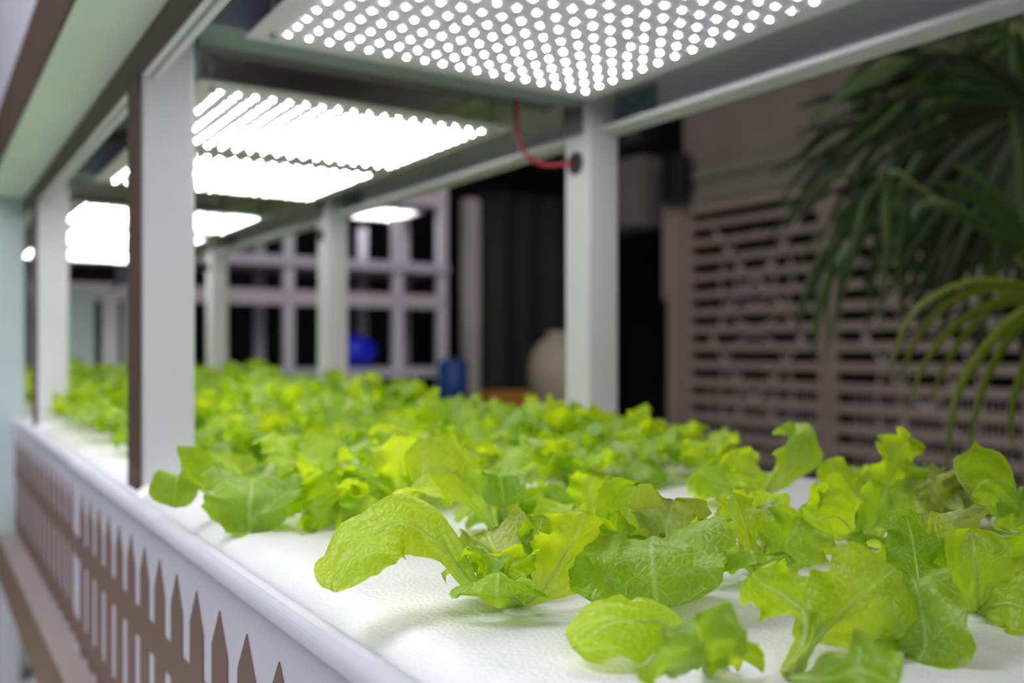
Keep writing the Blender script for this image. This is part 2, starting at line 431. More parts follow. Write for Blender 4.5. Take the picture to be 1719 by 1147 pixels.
# ---------------------------------------------------------------- lettuce
def spline(pts, s):
    n = len(pts)-1; x = min(max(s, 0), 1)*n; i = min(int(x), n-1); t = x-i
    p0, p1, p2, p3 = pts[max(i-1, 0)], pts[i], pts[i+1], pts[min(i+2, n)]
    return .5*((2*p1)+(p2-p0)*t+(2*p0-5*p1+4*p2-p3)*t*t+(3*p1-3*p2+p3-p0)*t**3)
def leaf_into(bm, pts, sides, w, cup=.25, ruf=.25, seed=0, nu=26, nv=13, stalk=.22, peak=.68, freq=3.2, rib=True, teeth=.06, base=.13, tipr=.5, ribw=.034, lobes=.16):
    """one leaf: pts along the midrib, sides = the sideways direction at each point, w = half width"""
    uvl = bm.loops.layers.uv.verify()
    rnd = random.Random(seed); ph = [rnd.uniform(0, 9) for _ in range(6)]
    L = sum((b-a).length for a, b in zip(pts, pts[1:]))
    grid = []
    mids = []
    for i in range(nu+1):
        s = i/nu
        p = spline(pts, s); q = spline(pts, min(s+.02, 1)); r = spline(pts, max(s-.02, 0))
        t = (q-r).normalized(); sd = spline(sides, s); sd = (sd-t*sd.dot(t)).normalized(); nrm = sd.cross(t).normalized()
        if s < stalk: ww = base+(.35-base)*(s/stalk)**2
        elif s < peak:
            k = (s-stalk)/(peak-stalk); ww = .35+(1-.35)*math.sin(k*PI/2)
        else:
            k = (s-peak)/(1-peak); ww = max(0, 1-k**(2+tipr*2))**tipr
            ww = max(ww, .05)
        ww *= w; row = []; mids.append((p, nrm))
        for j in range(nv+1):
            v = -1+2*j/nv; av = abs(v); sg = 0 if v > 0 else 3
            tooth = 1+teeth*(noise.noise(Vector((s*22+ph[sg], sg, seed)))+.6*noise.noise(Vector((s*55+ph[sg+1], sg, 7)))) * (av**2) * 2
            lobe = 1+lobes*noise.noise(Vector((s*7+ph[sg+2], sg*2.3, seed*.37)))*2*av
            lat = v*ww*tooth*lobe
            ed = min(1, s/.3)*av**2.0
            wave = math.sin(freq*2*PI*s+ph[sg]+.6*math.sin(5*s+ph[sg+2]))+.5*math.sin(freq*4.7*s+ph[sg+1]*2)
            ruf_ = ruf*1.3; hgt = cup*ww*av*av + ruf_*w*ed*wave*.62
            hgt += w*(.13*noise.noise(p*34+Vector((v*1.6, ph[0], 0)))+.10*noise.noise(p*85+Vector((v*4.2, ph[1], 0))))*min(1, s/.25)
            lat *= (1-.18*ruf*abs(wave)*av)
            # tip ruffle along the leaf
            fwd = .12*w*ruf*math.cos(freq*9*s+ph[sg]+v*4)*av
            row.append((bm.verts.new(p+sd*lat+nrm*hgt+t*fwd), (.5+.5*v, s)))
        grid.append(row)
    for i in range(nu):
        for j in range(nv):
            q = (grid[i][j], grid[i][j+1], grid[i+1][j+1], grid[i+1][j])
            f = bm.faces.new([a[0] for a in q]); f.smooth = True; f.material_index = 0
            for lp, a in zip(f.loops, q): lp[uvl].uv = a[1]
    if rib:
        m = [mids[i] for i in range(0, int(nu*.72)+1)]
        tube(bm, [a for a, n_ in m], [(ribw*w)*(1-i/len(m))**.8+.0002 for i in range(len(m))], 6, 1, False)

def rand_leaf(bm, rnd, base, az, L, w, elev, bend, ruf, nu=16, nv=9, seed=0, rib=False, z_min=.010):
    """arching leaf growing from base towards az; elev = start angle, bend = turn downwards"""
    pts = []; p = Vector(base); e = elev; n = 5; sides = []
    tw = rnd.uniform(-.5, .5)
    for i in range(n+1):
        pts.append(p.copy())
        d = Vector((math.cos(az)*math.cos(e), math.sin(az)*math.cos(e), math.sin(e)))
        lat = Vector((-math.sin(az), math.cos(az), 0))
        nn = lat.cross(d); sides.append((lat+nn*tw*i/n).normalized())
        p = p+d*L/n
        p.z = max(p.z, z_min+base[2]-.002)
        e -= bend/n*(1+.8*i/n)
    leaf_into(bm, pts, sides, w, cup=rnd.uniform(.05, .5), ruf=ruf, seed=seed, nu=nu, nv=nv, stalk=rnd.uniform(.12, .25), peak=rnd.uniform(.62, .78), freq=rnd.uniform(2.4, 4.5), rib=rib, teeth=rnd.uniform(.06, .16))

def plug_bm(bm):
    lathe(bm, (0, 0, 0), [(.001, .0018), (.008, .0018), (.0102, .0012), (.0112, 0)], 16)
plug_me = None
def plug(root):
    global plug_me
    if plug_me is None:
        bm = bmesh.new(); plug_bm(bm); o = obj('foam_plug', bm, M['foam'], root); plug_me = o.data
    else:
        o = bpy.data.objects.new('foam_plug', plug_me); C.objects.link(o); o.parent = root
    return o
ZR = -.150
used = []
def hero(px, py, label, leaves, extra=0, seed=1, er=None):
    v = 588-py; d = .15*F/(-v); b = at(px, py, d); b.z = ZR; used.append((b.x, b.y))
    root = thing('lettuce', label, 'lettuce', b, 'lettuce seedlings'); plug(root)
    for k, lf in enumerate(leaves):
        mat, pts, opt = lf
        P3 = []; S3 = []
        for q in pts:
            P3.append(at(q[0], q[1], q[2])-b); S3.append(cv(*q[3]) if len(q) > 3 else None)
        last = next(s for s in S3 if s is not None)
        for i, s in enumerate(S3):
            if s is None: S3[i] = last
            else: last = s
        P3[0] = Vector((P3[0].x*.25, P3[0].y*.25, .003)) if P3[0].length < .08 else P3[0]
        bm = bmesh.new(); leaf_into(bm, P3, [s.normalized() for s in S3], seed=seed*17+k, nu=34, nv=17, **opt)
        for vv in bm.verts: vv.co.z = max(vv.co.z, .0012)
        obj('leaf', bm, [mat, M['rib']], root, True)
    rnd = random.Random(seed)
    for k in range(extra):
        bm = bmesh.new(); az = rnd.uniform(0, 2*PI) if er is None else R(rnd.uniform(*er))
        rand_leaf(bm, rnd, (0, 0, .003), az, rnd.uniform(.045, .075), rnd.uniform(.013, .021), R(rnd.uniform(35, 75)), R(rnd.uniform(20, 110)), rnd.uniform(.3, .6), 22, 13, seed*31+k, True)
        for vv in bm.verts: vv.co.z = max(vv.co.z, .0012)
        obj('leaf', bm, [rnd.choice([LIME, GREEN, YELLOW]), M['rib']], root, True)
    return root
# A: the sharp one at the front, long leaf arching left
hero(875, 1024, 'sharp lettuce at front centre whose long leaf arches left to the raft edge', [
    (LIME, [(865, 1022, .53, (.5, .6, .6)), (800, 985, .53, (.45, .75, .5)), (740, 915, .53, (.35, .8, .5)), (680, 878, .528, (0, .8, .6)), (618, 905, .52, (-.5, .45, .7)), (583, 945, .508, (-.8, .1, .55)), (562, 993, .497, (-.9, .0, .4))], dict(w=.023, cup=-.15, ruf=.15, stalk=.28, peak=.62, teeth=.05, ribw=.018)),
    (LIME, [(880, 1024, .53, (1, 0, 0)), (858, 1000, .522), (840, 968, .512), (838, 968, .505), (836, 992, .500), (836, 1004, .499)], dict(w=.026, cup=.5, ruf=.10, peak=.7)),
    (YELLOW, [(890, 1022, .53, (.85, -.5, .2)), (915, 985, .535), (945, 935, .54), (968, 895, .54), (982, 858, .535)], dict(w=.024, cup=.35, ruf=.20, teeth=.12, peak=.6)),
    (BRONZE, [(868, 1020, .545, (1, 0, .1)), (850, 970, .56), (832, 925, .575), (815, 895, .59)], dict(w=.024, cup=.5, ruf=.45, teeth=.12)),
    (YELLOW, [(868, 1022, .53, (1, 0, 0)), (852, 985, .532), (846, 955, .535), (842, 932, .54)], dict(w=.018, cup=.6, ruf=.35)),
    (GREEN, [(880, 1015, .545, (1, .2, .2)), (892, 960, .56), (900, 905, .57), (912, 866, .575)], dict(w=.013, cup=.4, ruf=.7, teeth=.2)),
], 3, 3, (60, 200))
# B
hero(1112, 1000, 'lettuce with a broad pale shield-shaped leaf facing the camera, right of front centre', [
    (GREEN, [(1115, 995, .57, (1, .05, 0)), (1112, 940, .56), (1100, 905, .545), (1095, 925, .522), (1098, 970, .508), (1105, 1025, .505)], dict(w=.037, cup=-.25, ruf=.10, stalk=.2, peak=.66, teeth=.03)),
    (BRONZE, [(1115, 990, .575, (1, .1, .1)), (1118, 930, .585), (1122, 880, .592), (1130, 840, .60)], dict(w=.027, cup=.3, ruf=.4, teeth=.15)),
    (GREEN, [(1100, 985, .60, (.9, .1, .3)), (1068, 930, .62), (1055, 870, .635), (1066, 815, .65)], dict(w=.024, cup=.3, ruf=.2)),
    (LIME, [(1125, 990, .575, (.8, -.4, .3)), (1160, 940, .58), (1185, 905, .585), (1195, 880, .59)], dict(w=.018, cup=.3, ruf=.3)),
    (GREEN, [(1100, 1000, .56, (.3, .8, .4)), (1055, 960, .545), (1015, 965, .53), (990, 1010, .522)], dict(w=.020, cup=-.2, ruf=.2)),
], 2, 5, (20, 120))
# F
hero(1185, 1120, 'lettuce at the bottom edge with a flat lime leaf pointing left', [
    (LIME, [(1180, 1110, .455, (.1, .45, .8)), (1130, 1055, .455), (1080, 1042, .45), (1015, 1052, .445), (958, 1084, .44)], dict(w=.021, cup=-.15, ruf=.10, peak=.55, teeth=.03)),
    (GREEN, [(1190, 1125, .43, (1, .0, .2)), (1185, 1110, .41), (1178, 1080, .392), (1165, 1040, .38)], dict(w=.020, cup=.2, ruf=.3)),
    (YELLOW, [(1195, 1125, .43, (1, .1, 0)), (1225, 1110, .42), (1238, 1070, .415)], dict(w=.012, cup=.2, ruf=.5)),
    (GREEN, [(1185, 1125, .42, (.9, .3, .1)), (1150, 1120, .39), (1125, 1100, .375), (1110, 1085, .37)], dict(w=.015, cup=.2, ruf=.3)),
], 0, 7)
# C
hero(1272, 968, 'mid-green lettuce between the shield-leafed plant and the open white gap', [
    (GREEN, [(1275, 965, .62, (.75, -.65, .1)), (1305, 935, .612), (1330, 900, .615), (1345, 868, .62)], dict(w=.024, cup=.3, ruf=.22)),
    (BRONZE, [(1268, 960, .63, (1, .0, .2)), (1258, 915, .645), (1252, 880, .66), (1248, 855, .675)], dict(w=.026, cup=.5, ruf=.4, teeth=.12)),
    (GREEN, [(1265, 965, .615, (1, 0, .0)), (1258, 940, .60), (1262, 925, .59), (1270, 950, .583)], dict(w=.026, cup=.3, ruf=.25)),
    (LIME, [(1278, 955, .64, (.9, -.3, .3)), (1285, 900, .66), (1285, 855, .68), (1272, 822, .69)], dict(w=.018, cup=.3, ruf=.3)),
    (LIME, [(1258, 960, .62, (.5, .7, .2)), (1220, 925, .62), (1195, 895, .62), (1185, 875, .62)], dict(w=.015, cup=.3, ruf=.4)),
], 1, 9, (40, 130))
# D: blurred foreground with white rib
hero(1322, 1150, 'foreground lettuce with a thick white midrib splitting into two sweeping leaves', [
    (LIME, [(1322, 1140, .425, (.8, .2, .4)), (1350, 1085, .437), (1352, 1035, .447), (1318, 1003, .455), (1285, 985, .46), (1262, 962, .463)], dict(w=.020, cup=.1, ruf=.2, stalk=.36, teeth=.14, peak=.62, base=.24, ribw=.15)),
    (YELLOW, [(1326, 1140, .425, (.5, .7, .4)), (1368, 1075, .437), (1410, 1030, .447), (1460, 990, .453), (1505, 955, .458)], dict(w=.024, cup=.2, ruf=.15, stalk=.3, ribw=.10)),
    (GREEN, [(1332, 1150, .415, (.2, .6, .8)), (1390, 1140, .39), (1440, 1125, .375), (1510, 1150, .365)], dict(w=.016, cup=-.1, ruf=.2)),
], 0, 11)
# D2
hero(1548, 1052, 'lettuce with a folded green leaf hanging toward the camera, lower right', [
    (GREEN, [(1545, 1050, .50, (.9, .3, -.2)), (1530, 1000, .488), (1535, 975, .468), (1548, 1030, .453), (1552, 1085, .448), (1540, 1112, .446)], dict(w=.021, cup=-.3, ruf=.25, teeth=.05)),
    (GREEN, [(1545, 1048, .50, (.7, -.6, .0)), (1515, 1045, .475), (1500, 1062, .458), (1520, 1100, .45)], dict(w=.019, cup=.2, ruf=.2)),
    (LIME, [(1540, 1045, .51, (.9, .0, .3)), (1520, 985, .52), (1508, 945, .528), (1500, 918, .535)], dict(w=.020, cup=.3, ruf=.25)),
    (LIME, [(1545, 1050, .50, (.3, .8, .2)), (1500, 1025, .485), (1470, 1010, .475), (1440, 1035, .467)], dict(w=.020, cup=.1, ruf=.2)),
], 1, 13, (30, 90))
# E
hero(1640, 1035, 'lettuce with an upright smooth oval yellow-green leaf at the right', [
    (LIME, [(1648, 1030, .520, (1, .1, 0)), (1642, 985, .51), (1635, 935, .508), (1632, 888, .512)], dict(w=.0185, cup=.25, ruf=.05, base=.2, stalk=.1, peak=.55, teeth=.01, lobes=.04)),
    (YELLOW, [(1650, 1030, .515, (.1, .8, .5)), (1672, 1015, .505), (1710, 1018, .495), (1755, 1050, .487)], dict(w=.019, cup=.1, ruf=.15)),
    (BRONZE, [(1630, 1020, .54, (1, .1, .1)), (1598, 950, .555), (1575, 905, .565), (1560, 862, .575)], dict(w=.025, cup=.5, ruf=.45, teeth=.15)),
    (YELLOW, [(1630, 1020, .54, (.8, -.5, .1)), (1600, 960, .545), (1570, 925, .55), (1540, 910, .55)], dict(w=.019, cup=.4, ruf=.3)),
    (GREEN, [(1655, 1030, .52, (.7, .6, .1)), (1690, 1000, .52), (1720, 990, .515), (1750, 1000, .51)], dict(w=.018, cup=.2, ruf=.2)),
], 1, 15, (30, 80))
hero(1752, 985, 'pale-veined lettuce cut by the right edge of the frame', [
    (GREEN, [(1750, 980, .58, (.3, .8, .3)), (1730, 950, .58), (1705, 945, .575), (1685, 965, .57)], dict(w=.020, cup=.3, ruf=.3)),
    (LIME, [(1750, 980, .58, (.9, 0, .3)), (1745, 930, .59), (1735, 890, .6)], dict(w=.018, cup=.3, ruf=.3)),
], 2, 17)
# G
hero(1452, 930, 'two-toned lettuce behind the white gap, deep green leaf on its right side', [
    (LIME, [(1452, 925, .69, (.4, .8, .2)), (1430, 890, .675), (1405, 868, .665), (1372, 872, .66), (1345, 850, .66)], dict(w=.024, cup=-.1, ruf=.25)),
    (GREEN, [(1455, 925, .68, (.9, -.3, .1)), (1462, 890, .67), (1480, 850, .675), (1492, 815, .68)], dict(w=.022, cup=.4, ruf=.2)),
    (LIME, [(1455, 920, .70, (1, 0, .2)), (1440, 875, .71), (1425, 845, .72), (1430, 826, .73)], dict(w=.023, cup=.3, ruf=.35)),
    (GREEN, [(1452, 925, .68, (.8, -.2, .2)), (1440, 905, .65), (1460, 895, .64), (1475, 918, .632)], dict(w=.018, cup=.2, ruf=.2)),
], 2, 19, (20, 100))
# H
hero(1490, 866, 'tall frilly lettuce on the back row with a crinkled leaf tip standing up', [
    (LIME, [(1490, 860, .82, (1, .1, .1)), (1492, 815, .82), (1502, 775, .82), (1524, 735, .825)], dict(w=.024, cup=.3, ruf=.6, teeth=.25, peak=.5)),
    (LIME, [(1480, 860, .83, (.7, .6, .1)), (1450, 835, .83), (1415, 815, .83), (1388, 772, .83)], dict(w=.019, cup=.2, ruf=.2)),
    (BRONZE, [(1495, 860, .83, (.8, -.5, .1)), (1530, 835, .82), (1560, 810, .82), (1580, 800, .82)], dict(w=.019, cup=.3, ruf=.6, teeth=.3)),
], 3, 21)
# I
hero(1700, 905, 'large glossy lettuce leaf drooping over the raft at the right edge', [
    (GREEN, [(1700, 900, .70, (.3, .8, .4)), (1715, 850, .68), (1690, 812, .66), (1655, 808, .65), (1628, 830, .64)], dict(w=.024, cup=-.2, ruf=.15, teeth=.03)),
    (GREEN, [(1700, 900, .70, (.9, 0, .3)), (1715, 845, .70), (1715, 820, .68), (1700, 860, .665), (1700, 895, .66)], dict(w=.022, cup=-.2, ruf=.2)),
], 2, 23)
hero(1588, 880, 'small reddish frilly lettuce between the tall one and the glossy one', [
    (BRONZE, [(1588, 875, .77, (1, 0, .1)), (1580, 840, .77), (1562, 805, .77)], dict(w=.026, cup=.3, ruf=.8, teeth=.3)),
    (BRONZE, [(1588, 875, .77, (1, 0, .1)), (1610, 840, .77), (1622, 825, .77)], dict(w=.02, cup=.3, ruf=.8, teeth=.3)),
], 3, 24)
# K
hero(1262, 850, 'lettuce on the back row whose tall green leaf hooks to the left', [
    (GREEN, [(1262, 845, .88, (.7, -.6, .1)), (1300, 810, .87), (1330, 775, .865), (1332, 742, .86), (1305, 718, .86)], dict(w=.022, cup=.2, ruf=.15, teeth=.05)),
    (LIME, [(1262, 845, .88, (.9, .1, .2)), (1245, 805, .88), (1235, 775, .88), (1228, 755, .88)], dict(w=.02, cup=.3, ruf=.3)),
    (GREEN, [(1262, 845, .88, (.3, .8, .1)), (1220, 820, .87), (1185, 800, .87), (1170, 785, .87)], dict(w=.02, cup=.3, ruf=.3)),
], 3, 25)
# L
hero(432, 868, 'lettuce just right of the near left post with a notched pale leaf draping forward', [
    (GREEN, [(432, 862, .84, (1, -.1, .1)), (432, 815, .83), (425, 806, .80), (422, 830, .775), (418, 865, .765), (418, 903, .763)], dict(w=.040, cup=-.1, ruf=.28, teeth=.10, stalk=.12, peak=.5, tipr=.9)),
    (GREEN, [(432, 862, .84, (.5, -.8, 0)), (470, 845, .81), (492, 828, .805), (500, 803, .80)], dict(w=.018, cup=.3, ruf=.2)),
    (BRONZE, [(432, 862, .84, (1, 0, .1)), (420, 825, .86), (405, 800, .88)], dict(w=.028, cup=.3, ruf=.5, teeth=.2)),
    (GREEN, [(432, 865, .84, (.5, .7, .3)), (370, 815, .83), (325, 790, .825), (300, 800, .815), (290, 852, .81)], dict(w=.023, cup=-.1, ruf=.25)),
], 1, 27, (40, 100))
# N
hero(835, 905, 'lettuce with a broad arched lime leaf behind the sharp front plant', [
    (YELLOW, [(835, 900, .74, (.5, .7, .4)), (810, 850, .73), (770, 800, .72), (730, 790, .715), (700, 815, .71), (690, 835, .71)], dict(w=.030, cup=-.1, ruf=.12)),
    (GREEN, [(835, 900, .73, (.8, -.2, .2)), (820, 850, .71), (820, 800, .70), (838, 800, .69), (848, 850, .685)], dict(w=.020, cup=-.2, ruf=.3)),
    (LIME, [(840, 900, .74, (.9, .1, .2)), (850, 860, .75), (850, 820, .76)], dict(w=.026, cup=.3, ruf=.4)),
    (LIME, [(840, 900, .73, (.6, .7, .1)), (880, 880, .71), (920, 870, .70), (945, 890, .69)], dict(w=.018, cup=.1, ruf=.3)),
], 2, 29, (40, 120))
# M
hero(575, 885, 'densely frilled lettuce between the draping leaf and the bare white raft', [
    (LIME, [(575, 880, .79, (1, 0, .1)), (560, 835, .79), (545, 790, .79)], dict(w=.03, cup=.4, ruf=.7, teeth=.25)),
    (GREEN, [(575, 880, .79, (1, 0, .1)), (600, 840, .79), (620, 800, .79)], dict(w=.026, cup=.4, ruf=.8, teeth=.25)),
    (YELLOW, [(575, 880, .79, (.8, .4, .1)), (545, 870, .775), (520, 850, .77)], dict(w=.022, cup=.4, ruf=.6, teeth=.2)),
    (LIME, [(580, 880, .785, (.8, -.3, .1)), (605, 865, .77), (630, 835, .765)], dict(w=.022, cup=.4, ruf=.6, teeth=.2)),
], 3, 31)
hero(980, 888, 'lime lettuce half hidden behind the yellow-leaved front plant', [
    (LIME, [(980, 885, .78, (1, 0, .1)), (985, 840, .78), (1000, 800, .78)], dict(w=.026, cup=.3, ruf=.4)),
    (GREEN, [(980, 885, .77, (.3, .8, .1)), (950, 860, .76), (910, 850, .76), (885, 875, .755)], dict(w=.02, cup=.1, ruf=.3)),
], 4, 33)

# --- seedlings on the rows behind, placed on the raft grid
protos_hi, protos_lo = [], []
for k in range(8):
    rnd = random.Random(100+k); leaves = []
    n = rnd.randint(7, 9)
    for j in range(n):
        bm = bmesh.new(); az = 2*PI*j/n*1.0+rnd.uniform(-.35, .35)
        rand_leaf(bm, rnd, (0, 0, .003), az, rnd.uniform(.055, .085), rnd.uniform(.018, .028), R(rnd.uniform(45, 85)), R(rnd.uniform(10, 115)), rnd.uniform(.3, .65), 18, 11, 1000+k*20+j, True)
        for vv in bm.verts: vv.co.z = max(vv.co.z, .0012)
        me = bpy.data.meshes.new('leaf'); bm.to_mesh(me); bm.free()
        me.materials.append(rnd.choice([LIME, LIME, GREEN, YELLOW, BRONZE if k % 3 == 0 else LIME])); me.materials.append(M['rib'])
        leaves.append(me)
    protos_hi.append(leaves)
for k in range(7):
    rnd = random.Random(200+k); bm = bmesh.new(); n = rnd.randint(8, 11)
    mats = [LIME, GREEN, YELLOW, M['rib']]
    for j in range(n):
        b2 = bmesh.new(); az = 2*PI*j/n+rnd.uniform(-.3, .3)
        rand_leaf(b2, rnd, (0, 0, .003), az, rnd.uniform(.06, .10), rnd.uniform(.02, .032), R(rnd.uniform(45, 88)), R(rnd.uniform(5, 100)), rnd.uniform(.35, .7), 11, 7, 3000+k*20+j)
        mi = rnd.choice([0, 0, 1, 2])
        for vv in b2.verts: vv.co.z = max(vv.co.z, .0012)
        for f in b2.faces: f.material_index = mi if f.material_index == 0 else 3
        me = bpy.data.meshes.new('t'); b2.to_mesh(me); b2.free(); bm.from_mesh(me); bpy.data.meshes.remove(me)
    me = bpy.data.meshes.new('lettuce'); bm.to_mesh(me); bm.free()
    for m in mats: me.materials.append(m)
    protos_lo.append(me)
rnd = random.Random(5)
row = 0; y = .80
cols = [.292, .392, .492, .592, .692, .792]
ordn = ['first', 'second', 'third', 'fourth', 'fifth', 'sixth']
rowname = {}
while y < 4.15:
    xs = [x+(.045 if row % 2 else 0) for x in cols]
    detailed = y < 1.62
    if abs(y-1.08) < .03: y += .045
    for ci, x in enumerate(xs):
        xx = x+rnd.uniform(-.010, .010); yy = y+rnd.uniform(-.012, .012)
        if any((xx-a)**2+(yy-b)**2 < .072**2 for a, b in used): continue
        if xx < .33 and .95 < yy < 1.28: continue
        if xx > .80 and any(abs(yy-p-.03) < .09 for p in YP): continue
        if xx < .33 and any(abs(yy-p-.03) < .07 for p in YP): continue
        # off the right of the picture: nothing of it shows
        if detailed:
            side = ordn[ci]
            rn = ['behind the sharp front plants', 'second behind the sharp front plants', 'just before the near posts', 'level with the near posts', 'first past the near posts', 'second past the near posts', 'third past the near posts', 'fourth past the near posts', 'fifth past the near posts'][min(row, 8)]
            lab = 'blurred lime lettuce, %s from the fence, row %s' % (side, rn)
            root = thing('lettuce', lab, 'lettuce', (xx, yy, ZR), 'lettuce seedlings'); plug(root)
            kk = rnd.randrange(len(protos_hi))
            for me in protos_hi[kk]:
                o = bpy.data.objects.new('leaf', me); C.objects.link(o); o.parent = root
            s = rnd.uniform(.95, 1.2)
        else:
            o = bpy.data.objects.new('lettuce', protos_lo[rnd.randrange(len(protos_lo))]); C.objects.link(o)
            bay = 0 if yy < 2.155 else 1 if yy < 3.205 else 2
            where = ['just before the second posts', 'between the second and third posts', 'at the far end of the bed'][bay]
            half = 'on the fence side' if xx < .56 else 'away from the fence'
            tag(o, 'blurred lime lettuce %s, %s' % (where, half), 'lettuce', 'lettuce seedlings')
            o.location = (xx, yy, ZR); root = o; s = rnd.uniform(1.0, 1.3)
        root.rotation_euler = (0, 0, rnd.uniform(0, 2*PI)); root.scale = (s, s, s)
    y += .098; row += 1

# ---------------------------------------------------------------- far rack across the aisle
def far_rack(x0, x1, y0, xs, label):
    root = thing('grow_rack', label, 'plant rack', ((x0+x1)/2, y0+.3, -1.02))
    for x in xs:
        for yy in (y0, y0+.62):
            box('post', M['white'], root, x, x+.07, yy, yy+.06, -1.02, 1.25 if x in (xs[0], xs[-1]) else .94, .004)
    for z0, z1, nm in ((-.19, -.125, 'tray'), (.56, .625, 'tray')):
        box(nm, M['lavender'], root, x0, x1, y0-.03, y0+.66, z0, z1, .004)
    for z0 in (.30, 1.04):
        box('cross_bar', M['shelf'], root, x0, x1, y0-.005, y0+.02, z0, z0+.10, .003)
        box('shelf', M['shelf'], root, x0, x1, y0+.02, y0+.62, z0+.09, z0+.10, .001)
    box('base_rail', M['gate'], root, x0, x1, y0-.01, y0+.03, -.52, -.42, .003)
    return root
far_rack(.55, 3.29, 6.0, [.60, 1.30, 2.06, 2.86, 3.22], 'white tiered rack standing across the aisle in the dark background')
def far_led(x0, x1, y0, y1, z, label):
    root = thing('led_grow_light', label, 'grow light', ((x0+x1)/2, (y0+y1)/2, z), 'LED grow light panels')
    box('plate', M['plate'], root, x0, x1, y0, y1, z, z+.02, .002)
    o = P('led_array', M['led'], root, lambda bm: [led_mesh(bm, x0+.03+i*.03, y0+.03+j*.04, z-.002, .002, 6) for i in range(int((x1-x0-.04)/.03)) for j in range(int((y1-y0-.04)/.04))], True); o['kind'] = 'stuff'
far_led(2.62, 3.12, 6.06, 6.60, 1.00, 'small bright LED lamp at the top of the rack in the background')
# white wall panels closing the view at the far left
for x0, x1, z1, mm, lab in ((.44, .67, .27, 'pale_blue', 'pale blue panel closing the view beyond the far end of the bed, widest one'),
                            (.70, .77, .27, 'white', 'narrow white panel right of the pale blue one past the far lettuces'),
                            (.79, .90, .27, 'white', 'rightmost white panel past the far lettuces, beside the near left post')):
    tag(box('partition_panel', M[mm], None, x0, x1, 4.45, 4.48, -1.02, z1, .004), lab, 'panel')

# blue ball on the rack tray, drum, crate, urn, drape
bl = P('exercise_ball', M['blue'], None, lambda bm: lathe(bm, (2.66, 6.25, -.123), [(.001, 0), (.10, .004), (.155, .06), (.17, .12), (.145, .17), (.09, .215), (.03, .24), (.001, .243)], 28))
bl.name = 'cloth_bundle'; tag(bl, 'bright blue rounded bundle on the lower tray of the background rack', 'bundle')
def drum(bm):
    lathe(bm, (3.17, 5.70, -.44), [(.001, 0), (.10, 0), (.105, .01), (.105, .18), (.110, .19), (.110, .21), (.105, .22), (.105, .34), (.09, .37), (.04, .385), (.001, .385)], 28)
tag(P('plastic_drum', M['navy'], None, drum), 'dark blue plastic drum on the low bench right of the background rack', 'drum')
def bench(x0, x1, y0, y1, z, label):
    st = box('low_bench', M['gate'], None, x0, x1, y0, y1, z-.04, z-.001, .004); tag(st, label, 'bench')
    for ax, ay in ((x0, y0), (x1-.04, y0), (x0, y1-.04), (x1-.04, y1-.04)):
        o = box('leg', M['gate'], None, ax, ax+.04, ay, ay+.04, -1.02, z-.04, .003); o.parent = st
bench(3.0, 3.78, 5.42, 5.86, -.44, 'low brown bench carrying the dark blue drum and orange crate')
bench(3.80, 4.50, 5.50, 6.10, -.62, 'lower brown bench under the beige urn')
def crate(bm):
    x0, x1, y0, y1, z0, z1 = 3.29, 3.70, 5.45, 5.66, -.44, -.29
    bx(bm, x0, x1, y0, y0+.012, z0, z0+.05, .002); bx(bm, x0, x1, y0, y0+.012, z1-.04, z1, .002)
    bx(bm, x0, x1, y1-.012, y1, z0, z1, .002); bx(bm, x0, x0+.012, y0, y1, z0, z1, .002); bx(bm, x1-.012, x1, y0, y1, z0, z1, .002)
    bx(bm, x0, x1, y0, y1, z0, z0+.01)
    for k in range(7): bx(bm, x0+k*.066, x0+k*.066+.012, y0, y0+.012, z0, z1)
tag(P('crate', M['orange'], None, crate), 'small orange crate on the bench behind the far lettuces', 'crate')
def urn(bm):
    pr = [(.001, 0), (.20, 0), (.215, .02), (.17, .08), (.165, .12), (.20, .22), (.235, .34), (.25, .44), (.235, .55), (.19, .65), (.12, .71), (.09, .735), (.11, .76), (.07, .76)]
    lathe(bm, (4.16, 5.8, -.62), pr, 36)
tag(P('garden_urn', M['beige'], None, urn), 'large beige rounded urn half hidden behind the near right post', 'urn')
def drape(bm):
    n = 40; a = []
    for i in range(n+1):
        t = i/n; a.append((3.86+t*.95, 6.45-.15*t+.04*math.sin(t*26)+.02*math.sin(t*61)))
    up = [[bm.verts.new((x, y_+k_, z)) for (x, y_) in a] for z, k_ in ((1.25, 0), (.6, .01), (-.4, -.01), (-1.0, 0))]
    for r0, r1 in zip(up, up[1:]):
        for i in range(n): bm.faces.new((r0[i], r0[i+1], r1[i+1], r1[i])).smooth = True
    tube(bm, [(3.8, 6.42, 1.26), (4.9, 6.28, 1.26)], .012, 8)
o = P('curtain', M['drape'], None, drape, True); m = o.modifiers.new('Solidify', 'SOLIDIFY'); m.thickness = .006
tag(o, 'dark grey hanging curtain in the gloom left of the near right post', 'curtain')
po = box('pillar', paint('pillar_grey', (.62, .58, .52, 1), .7), None, 3.78, 3.90, 6.55, 6.67, -1.02, 1.24, .006)
tag(po, 'dim grey pillar between the background rack and the curtain', 'pillar')

